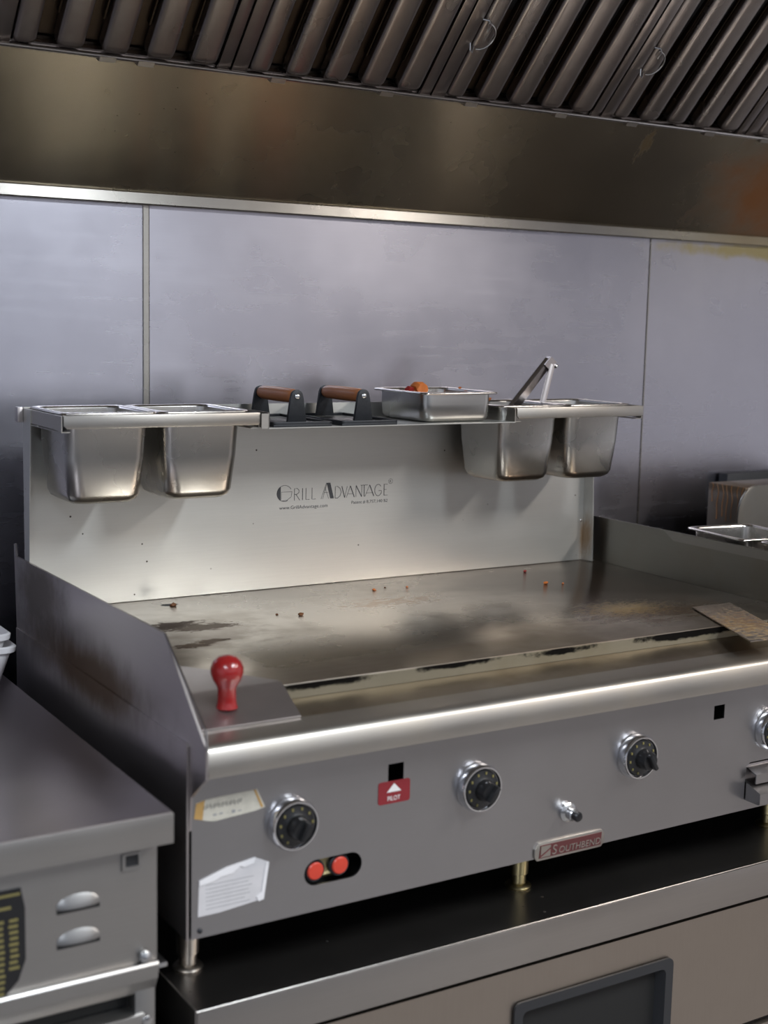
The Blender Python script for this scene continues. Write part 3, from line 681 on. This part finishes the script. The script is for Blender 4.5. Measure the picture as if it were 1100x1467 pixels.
# tongs
tg = empty('tongs', (.98, .59, .60), 'steel kitchen tongs leaning in the pan, hinge end up', 'tongs')
def strap(p0, p1, w0, w1, d, mid=None, bow=Vector((0, 0, 0))):
    bm = B(); p0 = Vector(p0); p1 = Vector(p1); ax = (p1-p0).normalized(); side = ax.cross(Vector(d)).normalized(); nn = side.cross(ax).normalized(); rings = []
    for k in range(9):
        t = k/8; p = p0.lerp(p1, t) + bow*math.sin(PI*t); ww = w0 + (w1-w0)*t
        prof = [(-ww/2, .004), (-ww/2, .0), (-ww/2+.002, -.0025), (ww/2-.002, -.0025), (ww/2, 0), (ww/2, .004), (ww/2-.0012, .004), (ww/2-.0018, -.001), (-ww/2+.0018, -.001), (-ww/2+.0012, .004)]
        rings.append([p + side*a_ + nn*b_*1.6 for a_, b_ in prof])
    return loft(bm, rings)
TOP = Vector((1.024, .583, .741))
obj('tong_arm', strap((.918, .600, .612), TOP, .021, .018, (.4, .6, .6)), 'tongs', tg)
obj('tong_arm', strap((.990, .575, .600), TOP + Vector((.005, -.003, -.008)), .022, .018, (-.8, .5, .2)), 'tongs', tg)
bm = B()
ax = Vector((.85, -.1, .95)).normalized()
fr = ax.orthogonal(); q = ax.to_track_quat('Z', 'Y').to_matrix()
def hb(h, a_): return [TOP + Vector((.002, 0, 0)) + q @ Vector((x*a_, y*a_, h)) for x, y in ((-1, -1), (1, -1), (1, 1), (-1, 1))]
loft(bm, [hb(-.018, .0085), hb(.004, .0088), hb(.004, .0072), hb(-.012, .0068)], False, True); obj('hinge_cap', bm, 'tongs', tg)
obj('pivot_pin', lathe(B(), [(.0035, -.010), (.0035, .011), (.001, .012)], TOP + Vector((.006, -.003, -.012)), (0.2, -1, .2), 14), 'bolt', tg)

# grill presses
pr = empty('grill_press', (.420, .588, .630), 'black cast-iron grill press with wooden handle beside the left pans', 'grill press', 'grill presses on the shelf')
LOC[pr.name] = Vector((0, 0, 0))
bm = B(); box(bm, -.057, .057, -.097, .097, 0, .004, .001)
for x0, x1, y0, y1 in ((-.057, -.052, -.097, .097), (.052, .057, -.097, .097), (-.057, .057, -.097, -.092), (-.057, .057, .092, .097)): box(bm, x0, x1, y0, y1, .003, .0085, .001)
obj('press_plate', bm, 'iron', pr, local=True)
for yy, nm in ((-.074, 'near'), (.066, 'far')):
    bm = B(); pts = [(-.019, .005), (.019, .005), (.0125, .046)] + [(.0115*math.cos(t), .0505 + .0115*math.sin(t)) for t in [PI*k/10 for k in range(11)]] + [(-.0125, .046)]
    prism(bm, pts, 'y', yy, yy+.006, .0008); po = obj('handle_post', bm, 'iron', pr, local=True)
    obj('bolt', lathe(B(), [(.005, 0), (.005, .0015), (.003, .0032), (.0005, .0035)], (0, yy, .0505), (0, -1, 0), 16), 'bolt', po, local=True)
bm = B(); ys = [-.068, -.066, -.058, -.03, 0, .03, .055, .0635, .066]; rs = [.008, .0105, .0120, .0125, .0128, .0125, .0120, .0105, .008]
tube(bm, [(0, y, .0505) for y in ys], rs, 22); obj('wooden_handle', bm, 'wood', pr, ang=60, label='oiled reddish wooden handle', local=True)
dup(pr, (.552, .585, .630), 0, 'black cast-iron grill press with wooden handle beside the shallow pan')

# ------------------------------------------------------------------ crumbs on the plate
CR = [(.628, .587, .0045, 'foodorange', 'orange crumb on the plate below the lettering'), (.97, .50, .0055, 'foodorange', 'reddish crumb on the plate, nearest the right guard'),
      (1.01, .62, .005, 'foodred', 'flat dark red scrap near the back right of the plate'), (1.0, .485, .003, 'foodorange', 'small crumb right of the reddish one'),
      (.40, .455, .006, 'foodbrown', 'dark scrap right of the burnt smear'), (.365, .475, .0035, 'foodbrown', 'dark speck just right of the burnt smear'),
      (.235, .62, .007, 'foodbrown', 'black flake near the back left of the plate'), (.70, .585, .0035, 'foodorange', 'pale orange crumb right of the orange crumb'),
      (.66, .60, .0025, 'foodbrown', 'tiny speck behind the orange crumb')]
for k, (x, y, r, mt, lb) in enumerate(CR):
    food('food_crumb', blobm(B(), (x, y, GZ+r*.35), (r, r*.8, r*.5), 40+k, 1), mt, lb, group='crumbs on the griddle plate')

# ------------------------------------------------------------------ left worktop unit
lt = empty('left_equipment_stand', (-.5, .3, FZ), 'low stainless equipment unit with vent louvres at bottom left', 'kitchen unit')
XR = -.050
obj('worktop', prism(B(), [(-.058, .166), (-.058, .201), (-.055, .204), (.74, .204), (.74, .166)], 'x', -1.3, XR, .0008), 'table', lt, label='scuffed flat steel top')
obj('top_edge', box(B(), -1.3, XR+.0005, -.0595, -.057, .164, .2035, .0008), 'tablefront', lt)
obj('upper_front', box(B(), -1.3, XR-.012, -.036, .72, .004, .165, .002), 'tablefront', lt)
obj('rolled_ledge', prism(B(), [(-.040, .004), (-.043, .000), (-.038, -.020), (-.028, -.040), (-.010, -.046), (.0, -.01), (.0, .006)], 'x', -1.3, XR-.012, .001), 'tablefront', lt)
obj('ledge_tab', box(B(), XR-.012, XR+.004, -.030, .0, -.012, -.006, .001), 'bolt', lt)
obj('lower_body', box(B(), -1.3, XR-.018, -.004, .72, FZ+.1, .004), 'blackhole', lt)
obj('side_post', box(B(), XR-.040, XR-.013, -.030, .0, -.5, -.012, .001), 'tablefront', lt)
obj('lower_door', box(B(), -1.3, XR-.028, -.036, -.006, -.45, -.066, .002), 'tablefront', lt)
for zz, xx in ((-.075, XR-.026), (-.118, XR-.026)):
    obj('screw', lathe(B(), [(.006, 0), (.006, .002), (.0005, .004)], (xx, -.036, zz), (0, -1, 0), 16), 'bolt', lt)
obj('screw', lathe(B(), [(.0075, 0), (.0085, .002), (.0075, .005), (.003, .008), (.0005, .0085)], (-.079, -.036, .012), (0, -1, 0), 20), 'bolt', lt, label='domed screw at lower right')
for zz in (.097, .052):
    bm = B(); rings = []
    for k in range(9):
        t = k/8; x = -.192 + .054*t; hgt = .006*max(.05, math.sin(PI*t)**.45)
        rings.append([(x, -.0362, zz+.017*max(.35, math.sin(PI*t)**.3)), (x, -.0362-hgt*.8, zz+.007), (x, -.0362-hgt, zz), (x, -.0355, zz)])
    loft(bm, rings); obj('louvre', bm, 'tablefront', lt)
    obj('louvre_slot', box(B(), -.192, -.138, -.0368, -.0355, zz-.0055, zz+.0005), 'blackhole', lt)
bm = B(); plate_holes(bm, rr2(-.0965, .141, .0125, .0115, .003), [rr2(-.0965, .1425, .0085, .0075, .001)], -.0385, -.036); obj('latch_plate', bm, 'tablefront', lt, label='small pressed latch plate')
obj('latch_recess', box(B(), -.105, -.088, -.0365, -.036, .135, .150), 'frameblack', lt)
# spec label
pts = [(-.42, .135), (-.236, .137), (-.231, .110), (-.231, .045), (-.240, .020), (-.262, -.002), (-.42, -.002)]
sl = obj('spec_plate', prism(B(), pts, 'y', -.0375, -.036), 'black', lt, label='black temperature chart with pale figures'); LOC[sl.name] = LOC[lt.name]
bm = B(); rnd = random.Random(11)
for cxx in (-.245, -.262, -.285, -.305):
    for k in range(13):
        z = .097 - k*.0075
        if cxx == -.245 and z < .03: continue
        box(bm, cxx-.0045-rnd.uniform(0, .002), cxx+.004+rnd.uniform(0, .002), -.0380, -.0374, z-.0018, z+.0018)
box(bm, -.30, -.237, -.0380, -.0374, .1275, .1305); box(bm, -.30, -.248, -.0380, -.0374, .112, .1155)
obj('chart_figures', bm, 'yellowink', sl)

# foam containers at left edge
fc = empty('foam_container', (-.147, .60, .204), 'lower white foam container of a stack at the left edge', 'container', 'white foam containers')
def fring(a_, z, ox=0): return rrect(-.147+ox, .60, a_, a_, .02, z)
def container(root, z0, a0, a1, h, ox):
    obj('shell', loft(B(), [fring(a0, z0, ox), fring(a1-.006, z0+h-.012, ox), fring(a1, z0+h-.010, ox), fring(a1+.001, z0+h-.002, ox), fring(a1-.002, z0+h, ox), fring(a1-.005, z0+h-.004, ox), fring(a0-.003, z0+.004, ox)]), 'foam', root)
container(fc, .205, .052, .078, .085, 0)
fd = empty('foam_container', (-.147, .60, .225), 'upper white foam container nested in the one below at the left edge', 'container', 'white foam containers')
container(fd, .2175, .050, .0760, .093, -.006)

# ------------------------------------------------------------------ neighbour unit at right
RT = .262
rt = empty('right_prep_unit', (1.9, .3, FZ), 'dark stainless prep unit with pan openings right of the griddle', 'kitchen unit')
bm = B(); box(bm, GW+.012, 2.5, .0, .78, RT-.03, RT, .001)
obj('worktop', bm, 'counter', rt)
obj('cabinet_body', box(B(), GW+.012, 2.5, .02, .78, FZ+.1, RT-.03), 'body', rt)
PG2 = 'pans standing on the right prep unit'
dup(pan0, (1.338, .335, .4125), math.radians(-7), 'stainless pan on the right unit, farther of two beyond the guard')['group'] = PG2
dup(pan0, (1.345, .145, .4125), math.radians(-3), 'stainless pan on the right unit, nearer one cut by the right edge')['group'] = PG2
bx = empty('drip_stained_box', (1.8, .68, RT), 'steel box with brown drips down its side, behind the right guard', 'container')
bm = B(); box(bm, 1.612, 2.1, .600, .715, RT, .457, .0015); obj('box_body', bm, 'drippy', bx)
bm = B(); pts = [(1.585, RT), (2.1, RT), (2.1, .460), (1.640, .462)] + [(1.640 - .055*math.sin(t), .462 - .070*(1-math.cos(t))) for t in [PI/2*k/8 for k in range(1, 9)]]
prism(bm, pts, 'y', .592, .598, .0008); obj('front_panel', bm, 'guard', bx)
bm = B(); rnd = random.Random(5)
for yy in (.608, .622, .64, .655, .668, .685, .702):
    n_ = rnd.uniform(.035, .072); n_ *= 1.2; pts = [(1.6115, yy + .004*math.sin(k*1.3+yy*40)*(1-k/7), .4575 - n_*k/7) for k in range(8)]
    tube(bm, pts, [.0007]*7+[.0012], 6)
obj('drip_streaks', bm, 'drip', bx, label='brown dried drips')
tag(obj('back_riser', box(B(), 1.775, 2.4, .815, .845, RT-.03, .459, .002), 'iron'), 'dark slab standing behind the drip-stained box', 'panel')
